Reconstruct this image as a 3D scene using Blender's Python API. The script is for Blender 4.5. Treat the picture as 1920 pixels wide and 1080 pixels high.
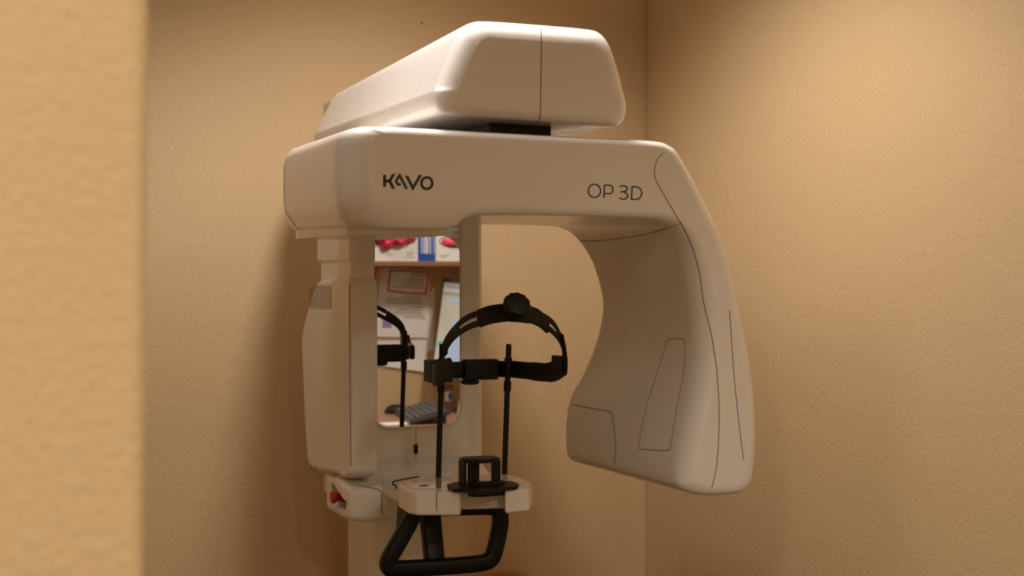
import bpy, bmesh, math, random
from mathutils import Vector, Matrix, noise
from mathutils.bvhtree import BVHTree

random.seed(7)
scene = bpy.context.scene
for o in list(bpy.data.objects):
    bpy.data.objects.remove(o)
COL = scene.collection

# ------------------------------------------------------------------ camera
F = 2800.0                       # focal length in pixels of a 1920 wide frame
YAW = math.radians(22.0)         # the back wall runs along x, the camera looks 22 deg to the right
PITCH = math.radians(-0.82)
CAM = Vector((0, 0, 1.5))
LOOK = Vector((math.sin(YAW)*math.cos(PITCH), math.cos(YAW)*math.cos(PITCH), math.sin(PITCH)))
RIGHT = Vector((math.cos(YAW), -math.sin(YAW), 0))
UP = RIGHT.cross(LOOK)
cd = bpy.data.cameras.new('camera')
cd.sensor_width = 36; cd.lens = F/1920*36
cd.clip_start = 0.02
cd.dof.use_dof = True; cd.dof.focus_distance = 2.75; cd.dof.aperture_fstop = 6.3
cam = bpy.data.objects.new('camera', cd)
COL.objects.link(cam)
cam.matrix_world = Matrix((( RIGHT.x, UP.x, -LOOK.x, CAM.x),
                           ( RIGHT.y, UP.y, -LOOK.y, CAM.y),
                           ( RIGHT.z, UP.z, -LOOK.z, CAM.z), (0, 0, 0, 1)))
scene.camera = cam

# ------------------------------------------------------------------ world, light, exposure
scene.view_settings.view_transform = 'Standard'
scene.view_settings.look = 'None'
scene.view_settings.exposure = 0.0
scene.view_settings.gamma = 1.0
scene.view_settings.use_curve_mapping = False
w = bpy.data.worlds.new('world'); scene.world = w
w.use_nodes = True
w.node_tree.nodes['Background'].inputs[0].default_value = (1.0, 0.8, 0.6, 1)
w.node_tree.nodes['Background'].inputs[1].default_value = 0.02
WARM = (1.0, 0.92, 0.87)        # downlights in the alcove
HALLC = (1.0, 0.92, 0.80)       # hall lamps, added fills included
CEIL = 2.62
CANS = [  # x, y, watts, cone degrees
    (0.38, 2.40, 11, 142),
    (0.945, 2.46, 61, 142),
]
HALL = [(-0.50, 0.0, 80), (2.30, 0.85, 62), (0.45, -1.45, 88), (1.25, 0.35, 22)]  # last two are unseen lamps added to fill the machine's front

# ------------------------------------------------------------------ helpers
def ray(px, py):
    return LOOK + RIGHT*((px-960)/F) + UP*((540-py)/F)
def PY(px, py, Y):
    d = ray(px, py); return CAM + d*((Y-CAM.y)/d.y)
def PX(px, py, X):
    d = ray(px, py); return CAM + d*((X-CAM.x)/d.x)
def PZ(px, py, Z):
    d = ray(px, py); return CAM + d*((Z-CAM.z)/d.z)
YM = 3.0                          # mirror plane
def MR(px, py, YV):               # a thing seen in the wall mirror: real point, YV = its virtual distance
    p = PY(px, py, YV); return Vector((p.x, 2*YM-YV, p.z))

def principled(name, col, rough=0.5, metal=0.0, spec=0.5, coat=0.0):
    m = bpy.data.materials.new(name); m.use_nodes = True
    b = m.node_tree.nodes['Principled BSDF']
    b.inputs['Base Color'].default_value = (*col, 1)
    b.inputs['Roughness'].default_value = rough
    b.inputs['Metallic'].default_value = metal
    b.inputs['Specular IOR Level'].default_value = spec
    b.inputs['Coat Weight'].default_value = coat
    b.inputs['Coat Roughness'].default_value = 0.08
    return m
def add_noise(m, scale, col_amount=0.0, bump=0.0, dist=0.001, rough_amount=0.0, detail=3.0, scale_z=None):
    nt = m.node_tree; b = nt.nodes['Principled BSDF']
    tc = nt.nodes.new('ShaderNodeTexCoord')
    n = nt.nodes.new('ShaderNodeTexNoise'); n.inputs['Scale'].default_value = scale; n.inputs['Detail'].default_value = detail
    if scale_z:
        mp = nt.nodes.new('ShaderNodeMapping'); mp.inputs['Scale'].default_value = scale_z
        nt.links.new(tc.outputs['Object'], mp.inputs['Vector']); nt.links.new(mp.outputs[0], n.inputs['Vector'])
    else:
        nt.links.new(tc.outputs['Object'], n.inputs['Vector'])
    if col_amount:
        c = b.inputs['Base Color'].default_value[:3]
        mx = nt.nodes.new('ShaderNodeMix'); mx.data_type = 'RGBA'
        mx.inputs[6].default_value = (*[max(0, v*(1-col_amount)) for v in c], 1)
        mx.inputs[7].default_value = (*[min(1, v*(1+col_amount)) for v in c], 1)
        nt.links.new(n.outputs['Fac'], mx.inputs[0]); nt.links.new(mx.outputs[2], b.inputs['Base Color'])
    if bump:
        bp = nt.nodes.new('ShaderNodeBump'); bp.inputs['Strength'].default_value = bump; bp.inputs['Distance'].default_value = dist
        nt.links.new(n.outputs['Fac'], bp.inputs['Height']); nt.links.new(bp.outputs[0], b.inputs['Normal'])
    if rough_amount:
        r = b.inputs['Roughness'].default_value
        mr = nt.nodes.new('ShaderNodeMapRange'); mr.inputs[3].default_value = r-rough_amount; mr.inputs[4].default_value = r+rough_amount
        nt.links.new(n.outputs['Fac'], mr.inputs[0]); nt.links.new(mr.outputs[0], b.inputs['Roughness'])
    return m
def emitter(name, col, strength):
    m = bpy.data.materials.new(name); m.use_nodes = True
    b = m.node_tree.nodes['Principled BSDF']
    b.inputs['Base Color'].default_value = (*[c*0.5 for c in col], 1)
    b.inputs['Emission Color'].default_value = (*col, 1); b.inputs['Emission Strength'].default_value = strength
    return m

M = {}
M['wall'] = add_noise(principled('tan_wall_paint', (0.60, 0.43, 0.235), 0.62, spec=0.3), 130, 0.03, 0.40, 0.003, detail=2.5)
M['ceiling'] = add_noise(principled('ceiling_paint', (0.72, 0.66, 0.56), 0.8, spec=0.2), 90, 0.02, 0.4, 0.002)
M['floor'] = add_noise(principled('brown_carpet', (0.08, 0.05, 0.03), 0.95, spec=0.1), 220, 0.35, 0.6, 0.004)
M['white'] = add_noise(principled('white_gloss_plastic', (0.87, 0.83, 0.785), 0.27, spec=0.5, coat=0.35), 3.0, 0.012, 0, rough_amount=0.03)
M['white2'] = add_noise(principled('white_satin_plastic', (0.86, 0.81, 0.74), 0.38), 4.0, 0.015, 0, rough_amount=0.03)
M['seam'] = add_noise(principled('dark_seam_rubber', (0.16, 0.115, 0.075), 0.7), 30, 0.1)  # dark colour of the joint lines and a few small parts
M['slot'] = add_noise(principled('slot_shade_plastic', (0.30, 0.235, 0.17), 0.7), 30, 0.1)  # shade of the vent openings put into the strip colour
M['ink'] = add_noise(principled('dark_print_ink', (0.018, 0.013, 0.010), 0.4), 40, 0.1)
M['black'] = add_noise(principled('black_plastic', (0.007, 0.006, 0.005), 0.5, spec=0.28), 60, 0.15, 0.12, 0.0005)
M['blackgloss'] = add_noise(principled('black_smooth_plastic', (0.006, 0.005, 0.004), 0.42, spec=0.25), 60, 0.1)
M['mirror'] = principled('mirror_silver', (0.93, 0.93, 0.92), 0.006, 1.0)
M['frame'] = add_noise(principled('pale_frame_plastic', (0.72, 0.66, 0.58), 0.3), 20, 0.02)
M['red'] = add_noise(principled('red_button_plastic', (0.42, 0.012, 0.012), 0.35), 40, 0.05)
M['yellow'] = add_noise(principled('yellow_plate', (0.55, 0.36, 0.03), 0.5), 40, 0.05)
M['lilac'] = add_noise(principled('pale_touch_film', (0.58, 0.52, 0.52), 0.12, coat=0.5), 20, 0.03)
M['steel'] = add_noise(principled('brushed_steel', (0.45, 0.42, 0.40), 0.3, 1.0), 50, 0.05)
M['oak'] = add_noise(principled('orange_oak', (0.50, 0.22, 0.06), 0.4), 6, 0.25, scale_z=(2, 14, 14))
M['paper'] = add_noise(principled('white_paper', (0.86, 0.83, 0.80), 0.8, spec=0.2), 30, 0.015)
M['box'] = add_noise(principled('white_card', (0.84, 0.82, 0.82), 0.45), 30, 0.015)
M['pink'] = add_noise(principled('pink_nitrile', (0.85, 0.045, 0.13), 0.45), 60, 0.12, 0.2, 0.002)
M['blue'] = add_noise(principled('blue_card', (0.02, 0.09, 0.42), 0.45), 40, 0.05)
M['redink'] = add_noise(principled('red_marker', (0.68, 0.07, 0.03), 0.6), 60, 0.15)
M['greyink'] = add_noise(principled('grey_print', (0.20, 0.17, 0.15), 0.7), 60, 0.15)
M['purple'] = add_noise(principled('lilac_note', (0.36, 0.24, 0.52), 0.7), 30, 0.05)
M['desk'] = add_noise(principled('reddish_desk_laminate', (0.36, 0.20, 0.13), 0.4), 8, 0.2, scale_z=(3, 12, 12))
M['shelf'] = add_noise(principled('walnut_shelf', (0.30, 0.15, 0.07), 0.45), 8, 0.2, scale_z=(3, 14, 14))
M['grey'] = add_noise(principled('dark_grey_plastic', (0.06, 0.058, 0.058), 0.4), 50, 0.08)
M['keygrey'] = add_noise(principled('key_plastic', (0.10, 0.095, 0.095), 0.45), 50, 0.08)
M['screen'] = emitter('lit_screen_beige', (0.62, 0.55, 0.42), 0.42)
M['screen_blue'] = emitter('lit_screen_blue', (0.45, 0.55, 0.72), 0.45)
M['screen_grey'] = emitter('lit_screen_grey', (0.42, 0.40, 0.36), 0.35)
M['screen_teal'] = emitter('lit_screen_teal', (0.05, 0.42, 0.30), 0.5)
M['screen_green'] = emitter('lit_screen_green', (0.25, 0.62, 0.33), 0.5)
M['lamp'] = emitter('lamp_lens', (1.0, 0.82, 0.62), 6.0)
M['trim'] = add_noise(principled('white_trim_paint', (0.78, 0.74, 0.68), 0.45), 20, 0.02)

ORIG = Vector((0, 0, 0))          # origin of the thing being built
def mesh_obj(name, verts, faces, mat, parent=None, smooth=True, angle=35, wn=False):
    me = bpy.data.meshes.new(name)
    me.from_pydata([tuple(Vector(v)-ORIG) for v in verts], [], [tuple(f) for f in faces])
    bm = bmesh.new(); bm.from_mesh(me)
    bmesh.ops.recalc_face_normals(bm, faces=bm.faces); bm.to_mesh(me); bm.free()
    return finish(name, me, mat, parent, smooth, angle, wn)
def finish(name, me, mat, parent, smooth=True, angle=35, wn=False):
    o = bpy.data.objects.new(name, me); COL.objects.link(o)
    me.materials.append(M[mat] if isinstance(mat, str) else mat)
    if smooth:
        for p in me.polygons: p.use_smooth = True
        me.set_sharp_from_angle(angle=math.radians(angle))
    if wn:
        md = o.modifiers.new('normals', 'WEIGHTED_NORMAL'); md.keep_sharp = True; md.weight = 80
    if parent is not None:
        o.parent = parent
    else:
        o.location = ORIG
    return o
def bm_obj(name, bm, mat, parent=None, smooth=True, angle=35, wn=False):
    bmesh.ops.translate(bm, verts=bm.verts, vec=-ORIG)
    me = bpy.data.meshes.new(name); bm.to_mesh(me); bm.free()
    return finish(name, me, mat, parent, smooth, angle, wn)
def bm_box(bm, c, s, rot=None):
    m = Matrix.Translation(c)
    if rot is not None: m = m @ rot.to_4x4()
    m = m @ Matrix.Diagonal((s[0], s[1], s[2], 1))
    return bmesh.ops.create_cube(bm, size=1, matrix=m)['verts']
def box(name, c, s, mat, parent=None, bev=0.003, seg=2, rot=None):
    bm = bmesh.new(); bm_box(bm, Vector(c), s, rot)
    if bev: bmesh.ops.bevel(bm, geom=bm.edges[:], offset=bev, segments=seg, profile=0.5, affect='EDGES')
    return bm_obj(name, bm, mat, parent, wn=True)
def box2(name, a, b, mat, parent=None, bev=0.003, seg=2):
    a = Vector(a); b = Vector(b)
    return box(name, (a+b)/2, [abs(x) for x in (b-a)], mat, parent, bev, seg)
def prism_bm(outline, axis, a0, a1, bev=0, seg=3):
    """outline: 2D points in the plane across axis ('x': (y,z), 'y': (x,z), 'z': (x,y))"""
    bm = bmesh.new()
    def mk(p, a):
        return {'x': (a, p[0], p[1]), 'y': (p[0], a, p[1]), 'z': (p[0], p[1], a)}[axis]
    v0 = [bm.verts.new(mk(p, a0)) for p in outline]; v1 = [bm.verts.new(mk(p, a1)) for p in outline]
    bm.faces.new(v0); bm.faces.new(v1[::-1]); n = len(outline)
    for i in range(n):
        bm.faces.new((v0[i], v1[i], v1[(i+1) % n], v0[(i+1) % n]))
    bmesh.ops.recalc_face_normals(bm, faces=bm.faces)
    if bev:
        es = [e for e in bm.edges if e.calc_face_angle(0) > math.radians(20)]
        bmesh.ops.bevel(bm, geom=es, offset=bev, segments=seg, profile=0.5, affect='EDGES', clamp_overlap=True)
    return bm
def prism(name, outline, axis, a0, a1, mat, parent=None, bev=0, seg=3):
    return bm_obj(name, prism_bm(outline, axis, a0, a1, bev, seg), mat, parent, wn=True)
def tube_geo(pts, rad, n=10, closed=False, side=None, rb=None, sq=2.0):
    """sweep: rad (float or list) across 'side' direction, rb across the other; sq = superellipse power"""
    pts = [Vector(p) for p in pts]; N = len(pts); V = []; Fc = []
    prev = None
    for i, p in enumerate(pts):
        a = pts[(i-1) % N] if (closed or i > 0) else p
        b = pts[(i+1) % N] if (closed or i < N-1) else p
        t = (b-a).normalized()
        if side is not None:
            s = Vector(side[i] if isinstance(side, list) else side); s = (s - t*s.dot(t)).normalized()
        else:
            if prev is None:
                s = t.orthogonal().normalized()
            else:
                s = (prev - t*prev.dot(t)).normalized()
            prev = s
        u = t.cross(s)
        ra = rad[i] if isinstance(rad, (list, tuple)) else rad
        rbb = ra if rb is None else (rb[i] if isinstance(rb, (list, tuple)) else rb)
        for k in range(n):
            an = 2*math.pi*k/n; c, sn = math.cos(an), math.sin(an)
            c = math.copysign(abs(c)**(2/sq), c); sn = math.copysign(abs(sn)**(2/sq), sn)
            V.append(p + s*(c*ra) + u*(sn*rbb))
    for i in range(N if closed else N-1):
        j = (i+1) % N
        for k in range(n):
            Fc.append((i*n+k, i*n+(k+1) % n, j*n+(k+1) % n, j*n+k))
    if not closed:
        Fc.append(tuple(range(n))[::-1]); Fc.append(tuple((N-1)*n+k for k in range(n)))
    return V, Fc
def tube(name, pts, rad, mat, parent=None, n=10, closed=False, side=None, rb=None, sq=2.0, angle=50):
    V, Fc = tube_geo(pts, rad, n, closed, side, rb, sq)
    return mesh_obj(name, V, Fc, mat, parent, angle=angle)
def catmull(pts, k=4, closed=False):
    pts = [Vector(p) for p in pts]; N = len(pts); out = []
    for i in range(N if closed else N-1):
        if closed: p0, p1, p2, p3 = pts[(i-1) % N], pts[i], pts[(i+1) % N], pts[(i+2) % N]
        else:
            p1, p2 = pts[i], pts[i+1]; p0 = pts[i-1] if i else p1*2-p2; p3 = pts[i+2] if i+2 < N else p2*2-p1
        for j in range(k):
            t = j/k
            out.append(0.5*((2*p1)+(p2-p0)*t+(2*p0-5*p1+4*p2-p3)*t*t+(3*p1-p0-3*p2+p3)*t**3))
    if not closed: out.append(pts[-1])
    return out
def lathe(name, prof, base, axis, mat, parent=None, n=24, lobes=0, lobe_amp=0.0):
    """prof: (radius, height along axis)"""
    axis = Vector(axis).normalized(); s = axis.orthogonal().normalized(); u = axis.cross(s); base = Vector(base)
    V = []; Fc = []
    for r, h in prof:
        for k in range(n):
            a = 2*math.pi*k/n; rr = r*(1+lobe_amp*math.cos(lobes*a)) if lobes else r
            V.append(base + axis*h + (s*math.cos(a)+u*math.sin(a))*rr)
    for i in range(len(prof)-1):
        for k in range(n):
            Fc.append((i*n+k, i*n+(k+1) % n, (i+1)*n+(k+1) % n, (i+1)*n+k))
    Fc.append(tuple(range(n))[::-1]); Fc.append(tuple((len(prof)-1)*n+k for k in range(n)))
    return mesh_obj(name, V, Fc, mat, parent, angle=40)
def loft_y(Fo, Ro, y0, y1, inset, ry, rear_k, rr_y, mids=6, arc=6):
    """closed outline Fo (front) to Ro (rear) along y with rounded front and rear rims.
    inset: per vertex vector the front rim draws in by; rear_k: the rear rim shrinks about the local inset by this share"""
    n = len(Fo)
    def sm(a):
        for _ in range(2): a = [(a[i-1]+2*a[i]+a[(i+1) % n])/4 for i in range(n)]
        return a
    ry = sm(ry); ix = sm([v[0] for v in inset]); iz = sm([v[1] for v in inset])
    rings = []
    for j in range(arc+1):
        t = math.pi/2*j/arc; k = 1-math.sin(t)
        rings.append([(Fo[i][0]+ix[i]*k, y0+ry[i]*(1-math.cos(t)), Fo[i][1]+iz[i]*k) for i in range(n)])
    for j in range(1, mids):
        u = j/mids
        rings.append([(Fo[i][0]*(1-u)+Ro[i][0]*u, (y0+ry[i])*(1-u)+(y1-rr_y)*u, Fo[i][1]*(1-u)+Ro[i][1]*u) for i in range(n)])
    for j in range(arc+1):
        t = math.pi/2*(1-j/arc); k = rear_k*(1-math.sin(t))
        rings.append([(Ro[i][0]+ix[i]*k, y1-rr_y*(1-math.cos(t)), Ro[i][1]+iz[i]*k) for i in range(n)])
    V = [p for r in rings for p in r]; Fc = []
    for j in range(len(rings)-1):
        for i in range(n):
            Fc.append((j*n+i, j*n+(i+1) % n, (j+1)*n+(i+1) % n, (j+1)*n+i))
    from mathutils.geometry import tessellate_polygon
    L = (len(rings)-1)*n
    for base, ring in ((0, rings[0]), (L, rings[-1])):
        for tri in tessellate_polygon([[Vector((p[0], p[2], 0)) for p in ring]]):
            Fc.append(tuple(base+q for q in tri))
    return V, Fc
def strokes_bm(bm, lines, to3, wpx, thick):
    """flat print: polylines in a 2D lettering frame, mapped on a surface by to3(p); thick = offset vector"""
    for ln in lines:
        pts, wd, closed = ln['p'], ln.get('w', wpx), ln.get('c', False)
        n = len(pts); L = []; R = []
        for i in range(n):
            a = Vector(pts[i-1]) if (closed or i > 0) else Vector(pts[i])
            b = Vector(pts[(i+1) % n]) if (closed or i < n-1) else Vector(pts[i])
            p = Vector(pts[i])
            d1 = (p-a); d2 = (b-p)
            if d1.length < 1e-6: d1 = d2
            if d2.length < 1e-6: d2 = d1
            d1.normalize(); d2.normalize()
            t = (d1+d2).normalized(); nn = Vector((-t.y, t.x)); k = 1/max(0.45, nn.dot(Vector((-d1.y, d1.x))))
            h = nn*(wd/2*k)
            if ln.get('flat') and not closed and i in (0, n-1):      # ends cut level
                h = Vector((1, 0))*(wd/2/abs(t.y))*(1 if nn.x > 0 else -1)
            L.append(p+h); R.append(p-h)
        vl = [bm.verts.new(to3(q)) for q in L]; vr = [bm.verts.new(to3(q)) for q in R]
        tl = [bm.verts.new(to3(q)+thick) for q in L]; tr = [bm.verts.new(to3(q)+thick) for q in R]
        for i in range(n if closed else n-1):
            j = (i+1) % n
            for q in ((tl[i], tl[j], tr[j], tr[i]), (vl[i], vr[i], vr[j], vl[j]), (tl[i], vl[i], vl[j], tl[j]), (tr[i], tr[j], vr[j], vr[i])):
                bm.faces.new(q)
        if not closed:
            bm.faces.new((vl[0], tl[0], tr[0], vr[0])); bm.faces.new((vl[-1], vr[-1], tr[-1], tl[-1]))
    bmesh.ops.recalc_face_normals(bm, faces=bm.faces)
def arc_pts(cx, cy, rx, ry, a0, a1, n=16):
    return [(cx+rx*math.cos(math.radians(a0+(a1-a0)*i/n)), cy+ry*math.sin(math.radians(a0+(a1-a0)*i/n))) for i in range(n+1)]
def surf_line(name, V, Fc, pix, rad, mat, parent, k=6, lift=0.0):
    """a joint line lying on the surface (V, Fc), following the line seen from the photograph's viewpoint"""
    bvh = BVHTree.FromPolygons([Vector(v) for v in V], Fc)
    pts = catmull([Vector((p[0], p[1], 0)) for p in pix], k)
    out = []
    for p in pts:
        d = ray(p.x, p.y).normalized(); h = bvh.ray_cast(CAM, d)
        if h[0] is not None: out.append(h[0]-d*lift)
    if len(out) > 1: return tube(name, out, rad, mat, parent, n=6)
def tag(o, label, cat, group=None):
    o['label'] = label; o['category'] = cat
    if group: o['group'] = group
    return o
def struct(o):
    o['kind'] = 'structure'; return o
def empty(name, loc, label, cat, group=None):
    o = bpy.data.objects.new(name, None); COL.objects.link(o); o.location = loc; o.empty_display_size = 0.1
    return tag(o, label, cat, group)

# ------------------------------------------------------------------ the room
BW, RW = 3.45, 1.765              # back wall y, right wall x
struct(box2('floor', (-1.8, -2.2, -0.1), (3.4, 3.6, 0), 'floor', None, 0))
struct(box2('ceiling', (-1.8, -2.2, CEIL), (3.4, 3.6, CEIL+0.1), 'ceiling', None, 0))
struct(box2('wall_back', (-0.75, BW, 0), (RW+0.14, BW+0.12, CEIL), 'wall', None, 0))
struct(box2('wall_right', (RW, 1.22, 0), (RW+0.14, BW, CEIL), 'wall', None, 0.012))
struct(box2('wall_alcove_left', (-0.75, 1.0, 0), (-0.62, BW, CEIL), 'wall', None, 0))
# the stub wall in the foreground, a rounded (bullnose) corner
pA = PY(284.0, 0, 0.90); pB = PY(273.5, 1080, 0.90)
def stub():
    y0, y1, r = 0.90, 1.02, 0.012; V = []; Fc = []
    for z in (0.0, CEIL):
        t = (z-pA.z)/(pB.z-pA.z); xe = pA.x+(pB.x-pA.x)*t
        prof = [(-1.8, y0)] + [(xe-r+r*math.cos(a), y0+r+r*math.sin(a)) for a in [math.radians(-90+15*i) for i in range(7)]] \
            + [(xe-r+r*math.cos(a), y1-r+r*math.sin(a)) for a in [math.radians(15*i) for i in range(7)]] + [(-1.8, y1)]
        V += [(x, y, z) for x, y in prof]
    n = len(V)//2
    for i in range(n): Fc.append((i, (i+1) % n, n+(i+1) % n, n+i))
    Fc.append(tuple(range(n))); Fc.append(tuple(n+i for i in range(n)))
    return mesh_obj('wall_front', V, Fc, 'wall', angle=30)
struct(stub())
HW = -0.17                        # wall behind the photographer that the desk stands against
struct(box2('wall_desk', (1.10, HW-0.12, 0), (3.4, HW, CEIL), 'wall', None, 0.01))
struct(box2('wall_hall_return', (1.10, -2.2, 0), (1.22, HW-0.12, CEIL), 'wall', None, 0))
struct(box2('wall_hall_right', (3.3, HW, 0), (3.4, 3.6, CEIL), 'wall', None, 0))
struct(box2('wall_hall_back', (-1.8, -2.3, 0), (3.4, -2.2, CEIL), 'wall', None, 0))
struct(box2('wall_hall_left', (-1.9, -2.2, 0), (-1.8, 1.02, CEIL), 'wall', None, 0))
struct(box2('baseboard_back', (-0.62, BW-0.014, 0), (RW, BW, 0.1), 'trim', None, 0.004))
struct(box2('baseboard_right', (RW-0.014, 1.24, 0), (RW, BW-0.014, 0.1), 'trim', None, 0.004))

def spot(loc, watts, cone, radius=0.10, blend=0.55, parent=None, col=None):
    l = bpy.data.lights.new('lamp_light', 'SPOT'); l.energy = watts; l.spot_size = math.radians(cone); l.spot_blend = blend
    l.shadow_soft_size = radius; l.color = col or WARM
    o = bpy.data.objects.new('lamp_light', l); COL.objects.link(o); o.location = loc
    if parent: o.parent = parent; o.location = Vector(loc)-parent.location
    return o
for i, (x, y, wt, cone) in enumerate(CANS):
    ORIG = Vector((x, y, CEIL))
    t = empty('recessed_downlight', ORIG, ['white round recessed downlight in the ceiling left of the machine', 'white round recessed downlight in the ceiling right above the machine'][i], 'ceiling light', 'recessed downlights')
    lathe('trim_ring', [(0.055, -0.002), (0.06, -0.008), (0.085, -0.006), (0.09, 0.0)], ORIG, (0, 0, 1), 'trim', t)
    lathe('lens', [(0.05, -0.006), (0.054, -0.003)], ORIG, (0, 0, 1), 'lamp', t)
    spot((x, y, CEIL-0.07), wt, cone, parent=t)
for i, (x, y, wt) in enumerate(HALL):
    ORIG = Vector((x, y, CEIL))
    t = empty('hall_and_fill_light', ORIG, ['flush round ceiling light in the hall behind the photographer', 'flush round ceiling light over the desk', 'unseen fill light added far back in the hall', 'unseen fill light added between the alcove and the desk wall'][i], 'ceiling light', 'hall lights')
    lathe('trim_ring', [(0.14, -0.03), (0.16, -0.03), (0.17, 0.0)], ORIG, (0, 0, 1), 'trim', t)
    lathe('lens', [(0.10, -0.05), (0.135, -0.035), (0.14, -0.028)], ORIG, (0, 0, 1), 'lamp', t)
    spot((x, y, CEIL-0.09), wt, 160, 0.12, 0.4, parent=t, col=HALLC)
ORIG = Vector((0, 0, 0))

# ------------------------------------------------------------------ the dental X-ray machine
ORIG = Vector((0.98, 3.08, 0))
mach = empty('dental_xray_machine', ORIG, 'tall white dental panoramic x-ray machine with C-shaped arm standing in the corner', 'x-ray machine')

# --- fixed column
prism('column', [(0.9, 3.085), (0.912, 3.035), (0.935, 3.012), (1.03, 3.012), (1.05, 3.03), (1.056, 3.085), (1.056, 3.2), (0.9, 3.2)], 'z', 0.03, 1.10, 'white2', mach, 0.004)
prism('floor_plate', [(0.80, 2.80), (1.058, 2.80), (1.058, 3.4), (0.80, 3.4)], 'z', 0.0, 0.03, 'white2', mach, 0.008)

# --- carriage: wide front panel with the mirror, side housing, neck, lower body
panel = prism('carriage_panel', [(0.85, 2.99), (0.87, YM), (1.136, YM), (1.146, YM+0.01), (1.146, 3.22), (0.85, 3.22)], 'z', 1.00, 1.756, 'white', mach, 0.003)
box2('rear_bracket', (0.868, 3.12, 1.60), (1.12, 3.285, 1.868), 'white2', mach, 0.004)

a = PX(655, 519, 0.815); b_ = PX(655, 903, 0.815)
HF = a.y                           # housing front plane
hout = [(HF, a.z-0.006), (HF, b_.z+0.012), (HF+0.03, b_.z+0.002)]
for px, py in [(600, 891), (584, 882), (575, 868), (570, 790), (566, 700), (564, 640), (567, 610), (577, 575), (590, 532), (597, 525)]:
    p = PX(px, py, 0.815); hout.append((p.y, p.z))
hout += [(HF+0.09, a.z+0.001), (HF+0.02, a.z)]
bmh = prism_bm(hout, 'x', 0.815, 0.876, 0)
es = [e for e in bmh.edges if e.calc_face_angle(0) > math.radians(60)]
bmesh.ops.bevel(bmh, geom=es, offset=0.012, segments=4, profile=0.5, affect='EDGES', clamp_overlap=True)
hV = [v.co.copy() for v in bmh.verts]; bmh.verts.ensure_lookup_table(); hF = [[v.index for v in f.verts] for f in bmh.faces]
bmh.verts.index_update(); hF = [[v.index for v in f.verts] for f in bmh.faces]
housing = bm_obj('carriage_housing', bmh, 'white2', mach, wn=True)
surf_line('joint_line', hV, hF, [(656, 521), (656, 600), (657, 750), (658, 901)], 0.0009, 'seam', housing)
# ventilation slots: surface strips coloured like the shade inside the openings
bmv = bmesh.new()
for i in range(13):
    px = 581+i*3.3
    p0 = PX(px, 535+max(0, (590-px))*0.9, 0.815); p1 = PX(px, 579-max(0, (584-px))*1.0, 0.815)
    bm_box(bmv, Vector((0.815, p0.y, (p0.z+p1.z)/2)), (0.0014, 0.0042, abs(p0.z-p1.z)))
for i in range(15):
    px = 583+i*3.7
    p0 = PX(px, 872+i*0.75, 0.815); p1 = PX(px, min(895, 881+i*1.25), 0.815)
    bm_box(bmv, Vector((0.815, p0.y, (p0.z+p1.z)/2)), (0.0014, 0.0035, abs(p0.z-p1.z)))
vo = bm_obj('vent_slots', bmv, 'slot', housing, smooth=False); vo['kind'] = 'stuff'
# neck in two steps
n0 = PX(592, 440, 0.818); n1 = PX(655, 489, 0.818); n2 = PX(655, 520, 0.818); n3 = PX(599, 500, 0.822)
neck = prism('carriage_neck', [(0.818, HF+0.012), (0.83, HF+0.003), (0.87, HF+0.003), (0.87, 3.19), (0.83, n0.y), (0.818, n0.y-0.012)], 'z', n1.z, 1.752, 'white2', mach, 0.003)
prism('carriage_neck_sleeve', [(0.822, HF+0.016), (0.834, HF+0.008), (0.87, HF+0.008), (0.87, 3.18), (0.834, n3.y), (0.822, n3.y-0.012)], 'z', a.z-0.02, n1.z+0.01, 'white2', mach, 0.003)

# lower body with the scooped recess of the emergency stop
LBZ0, LBZ1 = 0.985, 1.056
lb = [(0.815, 3.06), (0.815, 2.93), (0.822, 2.905), (0.845, 2.888), (0.90, 2.882), (1.06, 2.882), (1.10, 2.89), (1.135, 2.94), (1.14, 3.1), (0.86, 3.1)]
bml = prism_bm(lb, 'z', LBZ0, LBZ1+0.03, 0)
es = [e for e in bml.edges if e.calc_face_angle(0) > math.radians(60)]
bmesh.ops.bevel(bml, geom=es, offset=0.014, segments=4, profile=0.5, affect='EDGES', clamp_overlap=True)
for v in bml.verts:
    if v.co.z > LBZ1: v.co.z += -0.034+0.026*min(1, max(0, (v.co.y-2.882)/0.12))
body = bm_obj('carriage_lower_body', bml, 'white2', mach, wn=False)
# carve the recess
rc = PX(629, 928, 0.815)
bmc = bmesh.new()
prof = [(-0.088, -0.004), (-0.082, -0.022), (-0.05, -0.026), (0.02, -0.026), (0.040, -0.012), (0.040, 0.016), (0.026, 0.024), (0.008, 0.021), (-0.05, 0.006)]
v0 = [bmc.verts.new(Vector((0.70, rc.y+q[0], rc.z+q[1]))-ORIG) for q in prof]
v1 = [bmc.verts.new(Vector((0.848, rc.y+q[0]*0.8, rc.z+q[1]*0.9))-ORIG) for q in prof]
bmc.faces.new(v0); bmc.faces.new(v1[::-1])
for i in range(len(prof)): bmc.faces.new((v0[i], v1[i], v1[(i+1) % len(prof)], v0[(i+1) % len(prof)]))
bmesh.ops.recalc_face_normals(bmc, faces=bmc.faces)
mec = bpy.data.meshes.new('cutter'); bmc.to_mesh(mec); bmc.free()
cut = bpy.data.objects.new('cutter', mec); COL.objects.link(cut); cut.location = ORIG
md = body.modifiers.new('cut', 'BOOLEAN'); md.object = cut; md.operation = 'DIFFERENCE'; md.solver = 'EXACT'
dg = bpy.context.evaluated_depsgraph_get(); dg.update()
nm = bpy.data.meshes.new_from_object(body.evaluated_get(dg))
body.modifiers.clear(); body.data = nm
bpy.data.objects.remove(cut)
for p in nm.polygons: p.use_smooth = True
nm.set_sharp_from_angle(angle=math.radians(35))
bV = [v.co+ORIG for v in nm.vertices]; bF = [list(p.vertices) for p in nm.polygons]
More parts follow.
